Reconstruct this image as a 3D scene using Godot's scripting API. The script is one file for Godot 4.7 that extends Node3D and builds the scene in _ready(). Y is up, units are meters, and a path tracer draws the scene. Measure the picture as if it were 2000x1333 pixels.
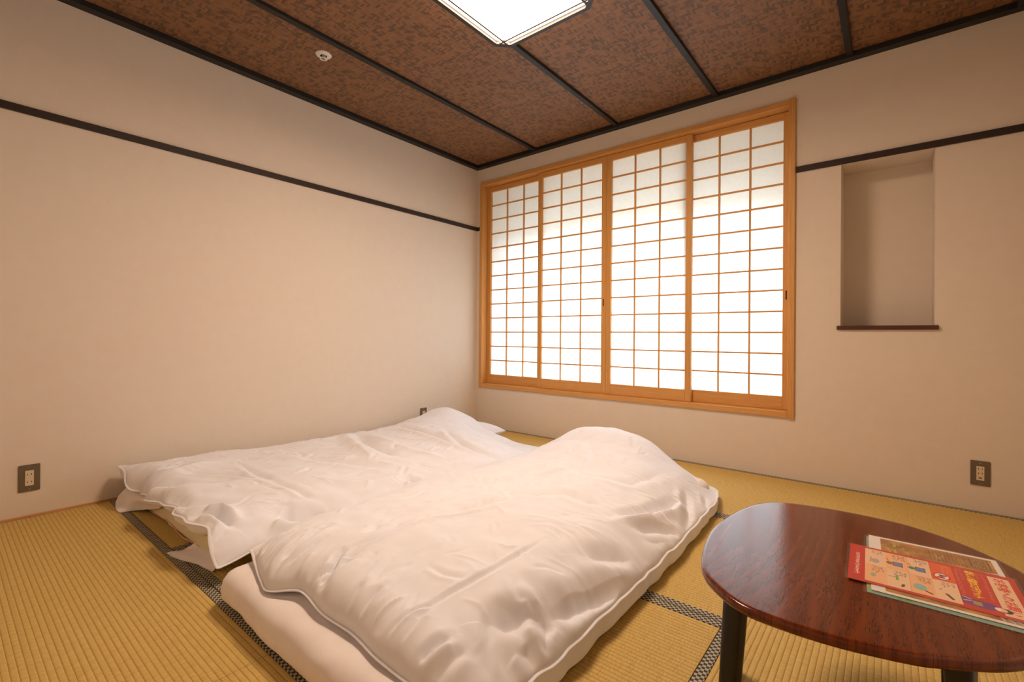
extends Node3D
# A Japanese tatami room lit by its ceiling lamp and daylight through the shoji: back wall with shoji at z = 0, left wall at x = 0, floor at y = 0; metres.

const ROOM_X := 3.535
const ROOM_Z := 3.52
const CEIL := 2.42

var M := {}
var taken := {}
var mesh_cache := {}
var rng := RandomNumberGenerator.new()

func _ready() -> void:
	rng.seed = 7
	camera_and_light()
	make_materials()
	build_floor()
	build_walls()
	build_ceiling()
	build_window()
	build_lamp()
	build_bedding()
	build_table()
	build_leaflets()
	build_small_fittings()

# ---------------------------------------------------------------- camera, sky, exposure
func camera_and_light() -> void:
	var cam := Camera3D.new()
	cam.name = "camera"
	var f := 917.2
	cam.projection = Camera3D.PROJECTION_FRUSTUM
	cam.near = 0.05
	cam.far = 60.0
	cam.keep_aspect = Camera3D.KEEP_HEIGHT
	cam.size = 1333.0 / f * cam.near
	cam.frustum_offset = Vector2(-0.73, -11.91) / f * cam.near
	var b := Basis(Vector3.UP, deg_to_rad(38.9396)) * Basis(Vector3.RIGHT, deg_to_rad(0.1433)) * Basis(Vector3.BACK, deg_to_rad(0.4560))
	cam.transform = Transform3D(b, Vector3(3.0387, 0.8387, 3.2214))
	cam.current = true
	add_child(cam)

	var env := Environment.new()
	env.background_mode = Environment.BG_SKY
	var sm := ProceduralSkyMaterial.new()
	sm.sky_top_color = Color(0.84, 0.92, 1.0)
	sm.sky_horizon_color = Color(0.92, 0.965, 1.0)
	sm.ground_bottom_color = Color(0.55, 0.55, 0.53)
	sm.ground_horizon_color = Color(0.75, 0.76, 0.76)
	sm.sky_energy_multiplier = 1.0
	var sky := Sky.new()
	sky.sky_material = sm
	env.sky = sky
	env.background_energy_multiplier = 14.0
	env.tonemap_mode = Environment.TONE_MAPPER_LINEAR
	env.tonemap_exposure = 1.08
	env.sdfgi_enabled = true
	env.ssao_enabled = true
	env.ssil_enabled = true
	var we := WorldEnvironment.new()
	we.name = "environment"
	we.environment = env
	add_child(we)

# ---------------------------------------------------------------- small helpers
func numbered(called: String) -> String:
	if not taken.has(called):
		taken[called] = 0
		return called
	taken[called] += 1
	return "%s_%03d" % [called, taken[called]]

func thing(called: String, label: String, category: String, at := Vector3.ZERO, group := "") -> Node3D:
	var o := Node3D.new()
	o.name = numbered(called)
	add_child(o)
	o.position = at
	o.set_meta("label", label)
	o.set_meta("category", category)
	if group != "":
		o.set_meta("group", group)
	return o

func structure(called: String, at := Vector3.ZERO) -> Node3D:
	var o := Node3D.new()
	o.name = called
	add_child(o)
	o.position = at
	o.set_meta("kind", "structure")
	return o

func part(called: String, mesh: Mesh, mat: Material, parent: Node3D, at := Vector3.ZERO, label := "") -> MeshInstance3D:
	var o := MeshInstance3D.new()
	o.name = called
	o.mesh = mesh
	o.material_override = mat
	parent.add_child(o, true)
	o.position = at
	if label != "":
		o.set_meta("label", label)
	return o

func poly(st: SurfaceTool, pts: Array, n: Vector3) -> void:
	# a flat convex face; front faces run clockwise seen from n
	for k in range(1, pts.size() - 1):
		var a: Vector3 = pts[0]
		var b: Vector3 = pts[k]
		var c: Vector3 = pts[k + 1]
		if (b - a).cross(c - a).dot(n) > 0.0:
			var t := b
			b = c
			c = t
		for v in [a, b, c]:
			st.set_normal(n)
			st.set_uv(Vector2(v.x + v.z, v.y + v.z))
			st.add_vertex(v)

func add_box(st: SurfaceTool, lo: Vector3, hi: Vector3, bev := 0.0) -> void:
	var h := (hi - lo) * 0.5
	var m := (hi + lo) * 0.5
	var e := minf(bev, minf(h.x, minf(h.y, h.z)) * 0.9)
	for a in 3:
		var b := (a + 1) % 3
		var c := (a + 2) % 3
		for s in [-1.0, 1.0]:
			var n := Vector3.ZERO
			n[a] = s
			var q := []
			for k in [[-1, -1], [1, -1], [1, 1], [-1, 1]]:
				var v := Vector3.ZERO
				v[a] = s * h[a]
				v[b] = k[0] * (h[b] - e)
				v[c] = k[1] * (h[c] - e)
				q.append(m + v)
			poly(st, q, n)
			if e <= 0.0:
				continue
			for s2 in [-1.0, 1.0]:
				var en := Vector3.ZERO
				en[a] = s
				en[b] = s2
				var eq := []
				for k in [[0, -1], [0, 1], [1, 1], [1, -1]]:
					var v := Vector3.ZERO
					v[a] = s * (h[a] if k[0] == 0 else h[a] - e)
					v[b] = s2 * (h[b] - e if k[0] == 0 else h[b])
					v[c] = k[1] * (h[c] - e)
					eq.append(m + v)
				poly(st, eq, en.normalized())
	if e > 0.0:
		for sx in [-1.0, 1.0]:
			for sy in [-1.0, 1.0]:
				for sz in [-1.0, 1.0]:
					var s3 := Vector3(sx, sy, sz)
					var t := []
					for a in 3:
						var v := (h - Vector3.ONE * e) * s3
						v[a] = s3[a] * h[a]
						t.append(m + v)
					poly(st, t, s3.normalized())

func begin() -> SurfaceTool:
	var st := SurfaceTool.new()
	st.begin(Mesh.PRIMITIVE_TRIANGLES)
	return st

func box(size: Vector3, bev := 0.0) -> Mesh:
	var key := "%.4f %.4f %.4f %.4f" % [size.x, size.y, size.z, bev]
	if not mesh_cache.has(key):
		var st := begin()
		add_box(st, -size * 0.5, size * 0.5, bev)
		mesh_cache[key] = st.commit()
	return mesh_cache[key]

func box_part(called: String, lo: Vector3, hi: Vector3, bev: float, mat: Material, parent: Node3D) -> MeshInstance3D:
	return part(called, box(hi - lo, bev), mat, parent, (lo + hi) * 0.5)

func grid_mesh(P: PackedVector3Array, nu: int, nv: int, uv_scale := 1.0, flip := false, loop_u := false) -> ArrayMesh:
	# a smooth surface over an nu x nv net of points
	var N := PackedVector3Array()
	N.resize(P.size())
	var T := PackedVector2Array()
	T.resize(P.size())
	for j in nv:
		for i in nu:
			var k := j * nu + i
			var i0 := maxi(i - 1, 0)
			var i1 := mini(i + 1, nu - 1)
			if loop_u and (i == 0 or i == nu - 1):
				i0 = nu - 2
				i1 = 1
			var du := P[j * nu + i1] - P[j * nu + i0]
			var dv := P[mini(j + 1, nv - 1) * nu + i] - P[maxi(j - 1, 0) * nu + i]
			var n := dv.cross(du).normalized()
			N[k] = -n if flip else n
			T[k] = Vector2(P[k].x, P[k].z) * uv_scale
	var I := PackedInt32Array()
	I.resize((nu - 1) * (nv - 1) * 6)
	var w := 0
	for j in nv - 1:
		for i in nu - 1:
			var a := j * nu + i
			var q := [a, a + nu, a + 1, a + 1, a + nu, a + nu + 1] if flip else [a, a + 1, a + nu, a + 1, a + nu + 1, a + nu]
			for t in 6:
				I[w + t] = q[t]
			w += 6
	var arr := []
	arr.resize(Mesh.ARRAY_MAX)
	arr[Mesh.ARRAY_VERTEX] = P
	arr[Mesh.ARRAY_NORMAL] = N
	arr[Mesh.ARRAY_TEX_UV] = T
	arr[Mesh.ARRAY_INDEX] = I
	var am := ArrayMesh.new()
	am.add_surface_from_arrays(Mesh.PRIMITIVE_TRIANGLES, arr)
	return am

func joined(list: Array) -> ArrayMesh:
	var st := begin()
	for m in list:
		for s in m.get_surface_count():
			st.append_from(m, s, Transform3D())
	return st.commit()

func tube(path: PackedVector3Array, rx: float, ry: float, sides := 8, closed := true) -> ArrayMesh:
	# an elliptic cord: rx along the horizontal normal of the path, ry upwards
	var n := path.size()
	var P := PackedVector3Array()
	var rows := n + 1 if closed else n
	for j in rows:
		var c := path[j % n]
		var d := (path[(j + 1) % n] - path[(j + n - 1) % n]) if closed else (path[mini(j + 1, n - 1)] - path[maxi(j - 1, 0)])
		var t := d.normalized()
		var side := Vector3.UP.cross(t).normalized()
		var up := t.cross(side)
		for i in sides + 1:
			var a := TAU * i / sides
			P.append(c + side * cos(a) * rx + up * sin(a) * ry)
	return grid_mesh(P, sides + 1, rows, 1.0, false, true)

func lathe(profile: Array, sides := 32) -> ArrayMesh:
	# profile: Vector2(radius, height) from one end to the other
	var st := begin()
	for k in profile.size() - 1:
		var a: Vector2 = profile[k]
		var b: Vector2 = profile[k + 1]
		var d := b - a
		for i in sides:
			var t0 := TAU * i / sides
			var t1 := TAU * (i + 1) / sides
			var tm := (t0 + t1) * 0.5
			var n := Vector3(-d.y * cos(tm), d.x, -d.y * sin(tm)).normalized()
			var q := [Vector3(a.x * cos(t0), a.y, a.x * sin(t0)), Vector3(a.x * cos(t1), a.y, a.x * sin(t1)), Vector3(b.x * cos(t1), b.y, b.x * sin(t1)), Vector3(b.x * cos(t0), b.y, b.x * sin(t0))]
			poly(st, q, n)
	return st.commit()

func cub(p0: float, p1: float, p2: float, p3: float, t: float) -> float:
	return 0.5 * (2.0 * p1 + (p2 - p0) * t + (2.0 * p0 - 5.0 * p1 + 4.0 * p2 - p3) * t * t + (3.0 * p1 - p0 - 3.0 * p2 + p3) * t * t * t)

func table_at(xs: Array, ys: Array, x: float) -> float:
	var n := xs.size()
	if x <= xs[0]:
		return ys[0]
	if x >= xs[n - 1]:
		return ys[n - 1]
	var i := 0
	while xs[i + 1] < x:
		i += 1
	var t: float = (x - xs[i]) / (xs[i + 1] - xs[i])
	return cub(ys[maxi(i - 1, 0)], ys[i], ys[i + 1], ys[mini(i + 2, n - 1)], t)

# ---------------------------------------------------------------- materials
func lin(r: float, g: float, b: float) -> Color:
	return Color(r, g, b).linear_to_srgb()

func noise_tex(seed_: int, freq: float, octaves: int, ramp: Array, size := 512, kind := FastNoiseLite.TYPE_SIMPLEX_SMOOTH, seamless := true) -> NoiseTexture2D:
	var n := FastNoiseLite.new()
	n.seed = seed_
	n.noise_type = kind
	n.frequency = freq
	n.fractal_octaves = octaves
	var t := NoiseTexture2D.new()
	t.width = size
	t.height = size
	t.seamless = seamless
	t.generate_mipmaps = false
	t.noise = n
	if ramp.size():
		var g := Gradient.new()
		var offs := PackedFloat32Array()
		var cols := PackedColorArray()
		for r in ramp:
			offs.append(r[0])
			cols.append(r[1])
		g.offsets = offs
		g.colors = cols
		t.color_ramp = g
	return t

func mat(color: Color, rough := 0.8, spec := 0.5) -> StandardMaterial3D:
	var m := StandardMaterial3D.new()
	m.albedo_color = color
	m.roughness = rough
	m.metallic_specular = spec
	return m

func textured(tex: Texture2D, rough: float, uv: Vector3, triplanar := true, tint := Color.WHITE) -> StandardMaterial3D:
	var m := StandardMaterial3D.new()
	m.albedo_color = tint
	m.albedo_texture = tex
	m.roughness = rough
	m.uv1_scale = uv
	m.uv1_triplanar = triplanar
	m.uv1_world_triplanar = triplanar
	m.uv1_triplanar_sharpness = 8.0
	return m

func relief(m: StandardMaterial3D, tex: Texture2D, centimetres: float) -> void:
	m.heightmap_enabled = true
	m.heightmap_texture = tex
	m.heightmap_scale = centimetres

func make_materials() -> void:
	# sand plaster: even cream with a fine tooth
	var plaster_tone := noise_tex(3, 0.012, 4, [[0.0, Color(0.89, 0.836, 0.767)], [1.0, Color(0.902, 0.848, 0.78)]], 512)
	M.plaster = textured(plaster_tone, 0.92, Vector3.ONE * 1.6)
	relief(M.plaster, noise_tex(4, 0.25, 2, [], 512), 0.03)
	# black stained wood of the ceiling battens and rails
	var dark := noise_tex(8, 0.02, 3, [[0.0, Color(0.06, 0.053, 0.05)], [1.0, Color(0.095, 0.085, 0.08)]], 256)
	M.black_wood = textured(dark, 0.55, Vector3(1.0, 14.0, 14.0))
	M.rail_wood = textured(noise_tex(9, 0.02, 3, [[0.0, Color(0.15, 0.095, 0.07)], [1.0, Color(0.20, 0.13, 0.10)]], 256), 0.6, Vector3(1.0, 14.0, 14.0))
	# orange-toned cypress of the shoji
	var cypress := noise_tex(11, 0.012, 3, [[0.0, Color(0.78, 0.55, 0.28)], [0.45, Color(0.85, 0.63, 0.345)], [0.55, Color(0.82, 0.59, 0.31)], [1.0, Color(0.89, 0.68, 0.40)]], 512)
	M.cypress_up = textured(cypress, 0.5, Vector3(9.0, 0.35, 9.0))
	M.cypress_across = textured(cypress, 0.5, Vector3(0.35, 9.0, 9.0))
	M.shoji_paper = mat(Color(0.86, 0.88, 0.89), 0.95, 0.2)
	M.shoji_paper.albedo_texture = noise_tex(13, 0.05, 4, [[0.0, Color(0.975, 0.975, 0.975)], [1.0, Color(1, 1, 1)]], 256)
	M.shoji_paper.uv1_scale = Vector3.ONE * 2.0
	M.shoji_paper.uv1_triplanar = true
	M.shoji_paper.uv1_world_triplanar = true
	M.shoji_paper.backlight_enabled = true
	M.shoji_paper.backlight = Color(1, 1, 1)
	# rush matting: fine stalks across each rib
	var rush := noise_tex(17, 0.035, 4, [[0.0, Color(0.735, 0.605, 0.31)], [0.5, Color(0.82, 0.695, 0.395)], [1.0, Color(0.875, 0.765, 0.47)]], 512)
	M.rush = textured(rush, 0.75, Vector3(14.0, 1.1, 1.0), false)
	var stalks := noise_tex(18, 0.09, 2, [], 512)
	relief(M.rush, stalks, 0.05)
	M.mat_core = mat(Color(0.62, 0.46, 0.22), 0.9)
	M.border = mat(Color.WHITE, 0.8)
	M.border.albedo_texture = checks()
	M.border.uv1_scale = Vector3(1.0 / 0.0172, 1.0 / 0.0172, 1.0)
	M.border.texture_filter = BaseMaterial3D.TEXTURE_FILTER_LINEAR
	M.ajiro = textured(ajiro(), 0.6, Vector3.ONE / 0.66)
	M.red_shelf = textured(noise_tex(21, 0.02, 3, [[0.0, Color(0.27, 0.12, 0.075)], [1.0, Color(0.36, 0.17, 0.10)]], 256), 0.45, Vector3(0.8, 10.0, 10.0))
	M.strip_wood = textured(noise_tex(22, 0.02, 3, [[0.0, Color(0.72, 0.52, 0.32)], [1.0, Color(0.80, 0.60, 0.39)]], 256), 0.6, Vector3(10.0, 10.0, 0.8))
	# bedding
	M.cotton = textured(noise_tex(25, 0.02, 3, [[0.0, Color(0.915, 0.915, 0.935)], [1.0, Color(0.935, 0.935, 0.955)]], 256), 0.95, Vector3.ONE * 2.0)
	M.cotton.metallic_specular = 0.15
	M.sheet = textured(noise_tex(25, 0.02, 3, [[0.0, Color(0.925, 0.895, 0.885)], [1.0, Color(0.95, 0.92, 0.91)]], 256), 0.95, Vector3.ONE * 2.0)
	M.sheet.metallic_specular = 0.15
	M.ticking = mat(Color(0.92, 0.87, 0.74), 0.95)
	M.pink_cord = mat(Color(0.90, 0.66, 0.57), 0.9, 0.2)
	# table
	M.oak_red = oak()
	M.leg_black = mat(Color(0.075, 0.065, 0.06), 0.35)
	# fittings
	M.plate = mat(Color(0.43, 0.375, 0.30), 0.4)
	M.socket = mat(Color(0.87, 0.80, 0.68), 0.5)
	M.dark = mat(Color(0.05, 0.045, 0.04), 0.6)
	M.steel = mat(Color(0.75, 0.73, 0.70), 0.3)
	M.steel.metallic = 0.9
	M.white_enamel = mat(Color(0.90, 0.88, 0.84), 0.4)
	M.lamp_frame = mat(Color(0.12, 0.075, 0.06), 0.5)
	M.lamp_glow = mat(Color(0.95, 0.93, 0.90), 0.6)
	M.lamp_glow.emission_enabled = true
	M.lamp_glow.emission = lin(1.0, 0.77, 0.57)
	M.lamp_glow.emission_energy_multiplier = 6.0

func checks() -> ImageTexture:
	# woven chequer of the mat borders, two by two squares
	var n := 64
	var im := Image.create(n, n, false, Image.FORMAT_RGB8)
	for y in n:
		for x in n:
			var on := (x < n / 2) == (y < n / 2)
			var c := Color(0.735, 0.70, 0.60) if on else Color(0.235, 0.205, 0.17)
			var thread := 0.94 + 0.06 * (((x / 2) + (y / 2)) % 2) + rng.randf_range(-0.03, 0.03)
			im.set_pixel(x, y, Color(c.r * thread, c.g * thread, c.b * thread))
	return ImageTexture.create_from_image(im)

func ajiro() -> ImageTexture:
	# twill of thin bark strips: 64 x 64 crossings over 0.64 m
	var cells := 64
	var px := 10
	var im := Image.create(cells * px, cells * px, false, Image.FORMAT_RGB8)
	var tone := []
	for k in 2 * cells:
		tone.append(rng.randf_range(-1.0, 1.0))
	for j in cells:
		for i in cells:
			var across := posmod(i + j, 6) < 3
			var run := floori((i - posmod(i + j, 6)) / 6.0) if across else floori((j - posmod(i + j, 6)) / 6.0)
			rng.seed = hash(Vector3i(run, j if across else i, 1 if across else 0))
			var t: float = (tone[j] if across else tone[cells + i]) * 0.3 + rng.randf_range(-1.0, 1.0) * 0.7
			var c := Color(0.46, 0.315, 0.20).lerp(Color(0.55, 0.38, 0.24), 0.5 + 0.5 * t)
			if rng.randf() < 0.33:
				c = Color(0.345, 0.245, 0.165).lerp(Color(0.43, 0.30, 0.20), rng.randf())
			for y in px:
				for x in px:
					im.set_pixel(i * px + x, j * px + y, c)
	rng.seed = 11
	return ImageTexture.create_from_image(im)

func oak() -> StandardMaterial3D:
	# stained flat-sawn oak: growth rings running along z and open pores as short dark dashes
	rng.seed = 31
	var n := 800
	var n1 := FastNoiseLite.new()
	n1.seed = 3
	n1.frequency = 1.0
	n1.fractal_octaves = 2
	var n2 := FastNoiseLite.new()
	n2.seed = 4
	n2.frequency = 1.0
	n2.fractal_octaves = 3
	var pale := Color(0.47, 0.212, 0.062)
	var deep := Color(0.39, 0.156, 0.046)
	var tone := Image.create(n, n, false, Image.FORMAT_RGB8)
	var hollow := Image.create(n, n, false, Image.FORMAT_L8)
	hollow.fill(Color.WHITE)
	var ring := PackedFloat32Array()
	ring.resize(n * n)
	for j in n:
		var z := (float(j) / n - 0.5) * 0.8
		for i in n:
			var x := (float(i) / n - 0.5) * 0.7
			var g := exp(-pow((x + 0.19) / 0.075, 2.0))
			var ph := (x + 0.045 * n1.get_noise_2d(x * 5.0, z * 1.1) + g * 0.34 * (z + 0.05) * (z + 0.05)) * 38.0
			var fr := ph - floorf(ph)
			var r := smoothstep(0.0, 0.55, fr) * (1.0 - smoothstep(0.82, 1.0, fr))
			ring[j * n + i] = r
			var t := clampf(0.5 * r + 0.35 + 0.5 * n2.get_noise_2d(x * 60.0, z * 4.0), 0.0, 1.0)
			tone.set_pixel(i, j, pale.lerp(deep, t))
	for k in 15000:
		var p := Vector2i(rng.randi() % n, rng.randi() % n)
		if rng.randf() > 0.12 + 0.88 * pow(ring[p.y * n + p.x], 2.0):
			continue
		var long := rng.randi_range(5, 20)
		tone.fill_rect(Rect2i(p.x, p.y, 1, long), deep.lerp(Color(0.22, 0.085, 0.035), rng.randf()))
		hollow.fill_rect(Rect2i(p.x, p.y, 1, long), Color(0.25, 0.25, 0.25))
	var m := StandardMaterial3D.new()
	m.albedo_texture = ImageTexture.create_from_image(tone)
	m.roughness = 0.15
	m.uv1_scale = Vector3(1.0 / 0.7, 1.0 / 0.8, 1.0)
	m.uv1_offset = Vector3(0.5, 0.5, 0.0)
	relief(m, ImageTexture.create_from_image(hollow), 0.004)
	return m

# ---------------------------------------------------------------- floor
func mat_mesh(length: float, width: float) -> ArrayMesh:
	# ribbed rush surface between the two borders; ribs run along local x, tops at y = 0
	var inner := width - 0.058
	var ribs := int(round(inner / 0.0146))
	var pitch := inner / ribs
	var ts := [0.0, 0.07, 0.16, 0.34, 0.66, 0.84, 0.93, 1.0]
	var P := PackedVector3Array()
	var T := PackedVector2Array()
	var N := PackedVector3Array()
	var I := PackedInt32Array()
	for r in ribs:
		for k in ts.size():
			var t: float = ts[k]
			var s := 2.0 * t - 1.0
			var y := -0.0024 * pow(absf(s), 5.0)
			var slope := -0.0024 * 5.0 * pow(absf(s), 4.0) * signf(s) * 2.0 / pitch
			var z := -inner * 0.5 + (r + t) * pitch
			for e in [-0.5, 0.5]:
				P.append(Vector3(e * length, y, z))
				T.append(Vector2(e * length + r * 0.37, z + r * 0.013))
				N.append(Vector3(0, 1, -slope).normalized())
			if k:
				var a := P.size() - 4
				I.append_array([a, a + 1, a + 2, a + 1, a + 3, a + 2])
	var arr := []
	arr.resize(Mesh.ARRAY_MAX)
	arr[Mesh.ARRAY_VERTEX] = P
	arr[Mesh.ARRAY_NORMAL] = N
	arr[Mesh.ARRAY_TEX_UV] = T
	arr[Mesh.ARRAY_INDEX] = I
	var am := ArrayMesh.new()
	am.add_surface_from_arrays(Mesh.PRIMITIVE_TRIANGLES, arr)
	return am

func border_mesh(length: float) -> ArrayMesh:
	# folded cloth strip, 29 mm wide, its top a hair above the rush
	var st := begin()
	var w := 0.0295
	var h := 0.0012
	var q := [[Vector3(-length / 2, h, -w / 2 + 0.001), Vector3(length / 2, h, -w / 2 + 0.001), Vector3(length / 2, h, w / 2 - 0.001), Vector3(-length / 2, h, w / 2 - 0.001)]]
	for f in q:
		var n := Vector3.UP
		for k in [0, 1, 2, 0, 2, 3]:
			var v: Vector3 = f[k]
			st.set_normal(n)
			st.set_uv(Vector2(v.x + length / 2, v.z + w / 2))
			st.add_vertex(v)
	for s in [-1.0, 1.0]:
		var f := [Vector3(-length / 2, h, s * (w / 2 - 0.001)), Vector3(length / 2, h, s * (w / 2 - 0.001)), Vector3(length / 2, -0.012, s * w / 2), Vector3(-length / 2, -0.012, s * w / 2)]
		var n := Vector3(0, 0.3, s).normalized()
		for k in ([0, 1, 2, 0, 2, 3] if s > 0 else [0, 2, 1, 0, 3, 2]):
			var v: Vector3 = f[k]
			st.set_normal(n)
			st.set_uv(Vector2(v.x + length / 2, (w if s > 0 else 0.0) - v.y + h))
			st.add_vertex(v)
	return st.commit()

func build_floor() -> void:
	var fl := structure("floor")
	box_part("subfloor", Vector3(-0.1, -0.12, -0.1), Vector3(ROOM_X + 0.1, -0.03, ROOM_Z + 0.1), 0.0, M.mat_core, fl)
	# [centre x, centre z, length, width, turned]
	var mats := [
		[0.886, 0.4385, 1.770, 0.875, false], [2.6535, 0.4385, 1.762, 0.875, false],
		[1.7715, 1.3155, 1.769, 0.875, false], [1.7715, 2.191, 1.769, 0.872, false],
		[0.443, 1.7525, 1.749, 0.884, true], [3.096, 1.7525, 1.749, 0.876, true],
		[0.887, 3.073, 1.772, 0.886, false], [2.6545, 3.073, 1.760, 0.886, false],
	]
	for a in mats:
		var o := part("tatami_mat", mat_mesh(a[2], a[3]), M.rush, fl, Vector3(a[0], 0, a[1]))
		if a[4]:
			o.rotation.y = PI / 2
		for s in [-1.0, 1.0]:
			part("border_strip", border_mesh(a[2]), M.border, o, Vector3(0, 0, s * (a[3] * 0.5 - 0.0148)))
		part("mat_core", box(Vector3(a[2], 0.026, a[3]), 0.001), M.mat_core, o, Vector3(0, -0.0164, 0))

# ---------------------------------------------------------------- walls
func build_walls() -> void:
	var top := CEIL + 0.1
	var wl := structure("wall_left")
	box_part("plaster", Vector3(-0.12, -0.12, -0.52), Vector3(0, top, ROOM_Z + 0.12), 0.0, M.plaster, wl)
	var wr := structure("wall_right")
	box_part("plaster", Vector3(ROOM_X, -0.12, -0.52), Vector3(ROOM_X + 0.12, top, ROOM_Z + 0.12), 0.0, M.plaster, wr)
	var wf := structure("wall_front")
	box_part("plaster", Vector3(0, -0.12, ROOM_Z), Vector3(ROOM_X, top, ROOM_Z + 0.12), 0.0, M.plaster, wf)
	# back wall round the window opening and the niche
	var wb := structure("wall_back")
	var st := begin()
	var d := -0.52
	add_box(st, Vector3(0, -0.12, d), Vector3(ROOM_X, 0.375, 0))
	add_box(st, Vector3(0, 2.25, d), Vector3(ROOM_X, top, 0))
	add_box(st, Vector3(0, 0.375, d), Vector3(0.06, 2.25, 0))
	add_box(st, Vector3(2.575, 0.375, d), Vector3(2.812, 2.25, 0))
	add_box(st, Vector3(2.812, 0.375, d), Vector3(3.208, 0.90, 0))
	add_box(st, Vector3(2.812, 1.821, d), Vector3(3.208, 2.25, 0))
	add_box(st, Vector3(2.812, 0.90, d), Vector3(3.208, 1.821, -0.23))
	add_box(st, Vector3(3.208, 0.375, d), Vector3(ROOM_X, 2.25, 0))
	part("plaster", st.commit(), M.plaster, wb)
	# the outer leaf, whose window is smaller than the shoji opening
	var so := begin()
	var z0 := -0.58
	var z1 := -0.521
	var o := [0.32, 2.54, 0.40, 1.74]
	add_box(so, Vector3(-0.12, -0.12, z0), Vector3(o[0], top, z1))
	add_box(so, Vector3(o[1], -0.12, z0), Vector3(ROOM_X + 0.12, top, z1))
	add_box(so, Vector3(o[0], -0.12, z0), Vector3(o[1], o[2], z1))
	add_box(so, Vector3(o[0], o[3], z0), Vector3(o[1], top, z1))
	part("outer_leaf", so.commit(), M.plaster, wb)
	# dark rails at lintel height
	var r0 := 1.821
	var r1 := 1.855
	var t1 := structure("trim_1")
	box_part("rail", Vector3(0, r0, 0.012), Vector3(0.012, r1, ROOM_Z), 0.0015, M.rail_wood, t1)
	box_part("rail_return", Vector3(0, r0, 0), Vector3(0.044, r1, 0.012), 0.0015, M.rail_wood, t1)
	var t2 := structure("trim_2")
	box_part("rail", Vector3(2.592, r0, 0), Vector3(ROOM_X, r1, 0.012), 0.0015, M.rail_wood, t2)
	# mat-edge strips along the walls
	var b1 := structure("baseboard_left")
	box_part("strip", Vector3(0, -0.02, 0.0), Vector3(0.010, 0.010, ROOM_Z), 0.001, M.strip_wood, b1)
	var b2 := structure("baseboard_right")
	box_part("strip", Vector3(ROOM_X - 0.012, -0.02, 0.0), Vector3(ROOM_X, 0.012, ROOM_Z), 0.001, M.strip_wood, b2)
	# niche sill board
	var sh := thing("niche_shelf", "reddish brown board forming the sill of the wall niche", "shelf", Vector3(3.01, 0.9, 0))
	part("board", box(Vector3(0.428, 0.023, 0.245), 0.002), M.red_shelf, sh, Vector3(0, 0, -0.1075))

# ---------------------------------------------------------------- ceiling
func build_ceiling() -> void:
	var c := structure("ceiling")
	box_part("slab", Vector3(-0.12, CEIL + 0.02, -0.58), Vector3(ROOM_X + 0.12, CEIL + 0.12, ROOM_Z + 0.12), 0.0, M.mat_core, c)
	var lines := [0.695, 1.445, 2.145, 2.850]
	var edges := [0.0] + lines + [ROOM_X]
	for k in 5:
		box_part("woven_board", Vector3(edges[k] + 0.001, CEIL, 0), Vector3(edges[k + 1] - 0.001, CEIL + 0.015, ROOM_Z), 0.0, M.ajiro, c)
	for x in lines:
		box_part("batten", Vector3(x - 0.016, CEIL - 0.020, 0.045), Vector3(x + 0.016, CEIL + 0.002, ROOM_Z - 0.045), 0.002, M.black_wood, c)
	var lo := CEIL - 0.030
	box_part("cornice", Vector3(0, lo, 0.05), Vector3(0.05, CEIL + 0.002, ROOM_Z), 0.0015, M.black_wood, c)
	box_part("cornice", Vector3(ROOM_X - 0.05, lo, 0.05), Vector3(ROOM_X, CEIL + 0.002, ROOM_Z), 0.0015, M.black_wood, c)
	box_part("cornice", Vector3(0, lo, 0), Vector3(ROOM_X, CEIL + 0.002, 0.05), 0.0015, M.black_wood, c)
	box_part("cornice", Vector3(0.05, lo, ROOM_Z - 0.05), Vector3(ROOM_X - 0.05, CEIL + 0.002, ROOM_Z), 0.0015, M.black_wood, c)

# ---------------------------------------------------------------- window and shoji
func build_window() -> void:
	var w := structure("window_1")
	var f := 0.016
	box_part("jamb", Vector3(0.046, 0.360, -0.11), Vector3(0.080, 2.268, f), 0.002, M.cypress_up, w)
	box_part("jamb", Vector3(2.556, 0.360, -0.11), Vector3(2.590, 2.268, f), 0.002, M.cypress_up, w)
	box_part("lintel", Vector3(0.080, 2.229, -0.11), Vector3(2.556, 2.262, f - 0.001), 0.002, M.cypress_across, w)
	box_part("sill", Vector3(0.080, 0.364, -0.11), Vector3(2.556, 0.399, f - 0.001), 0.002, M.cypress_across, w)
	var screens := [
		[0.080, 0.728, -0.058, "shoji screen nearest the left wall, sliding behind its neighbour"],
		[0.690, 1.335, -0.020, "front shoji screen left of centre with finger pull on its right stile"],
		[1.336, 1.978, -0.020, "front shoji screen right of centre, overlapping the rightmost screen"],
		[1.914, 2.556, -0.058, "rightmost shoji screen, set back beside the right jamb"],
	]
	for s in screens.size():
		shoji(screens[s][0], screens[s][1], screens[s][2], screens[s][3], s)

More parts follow.
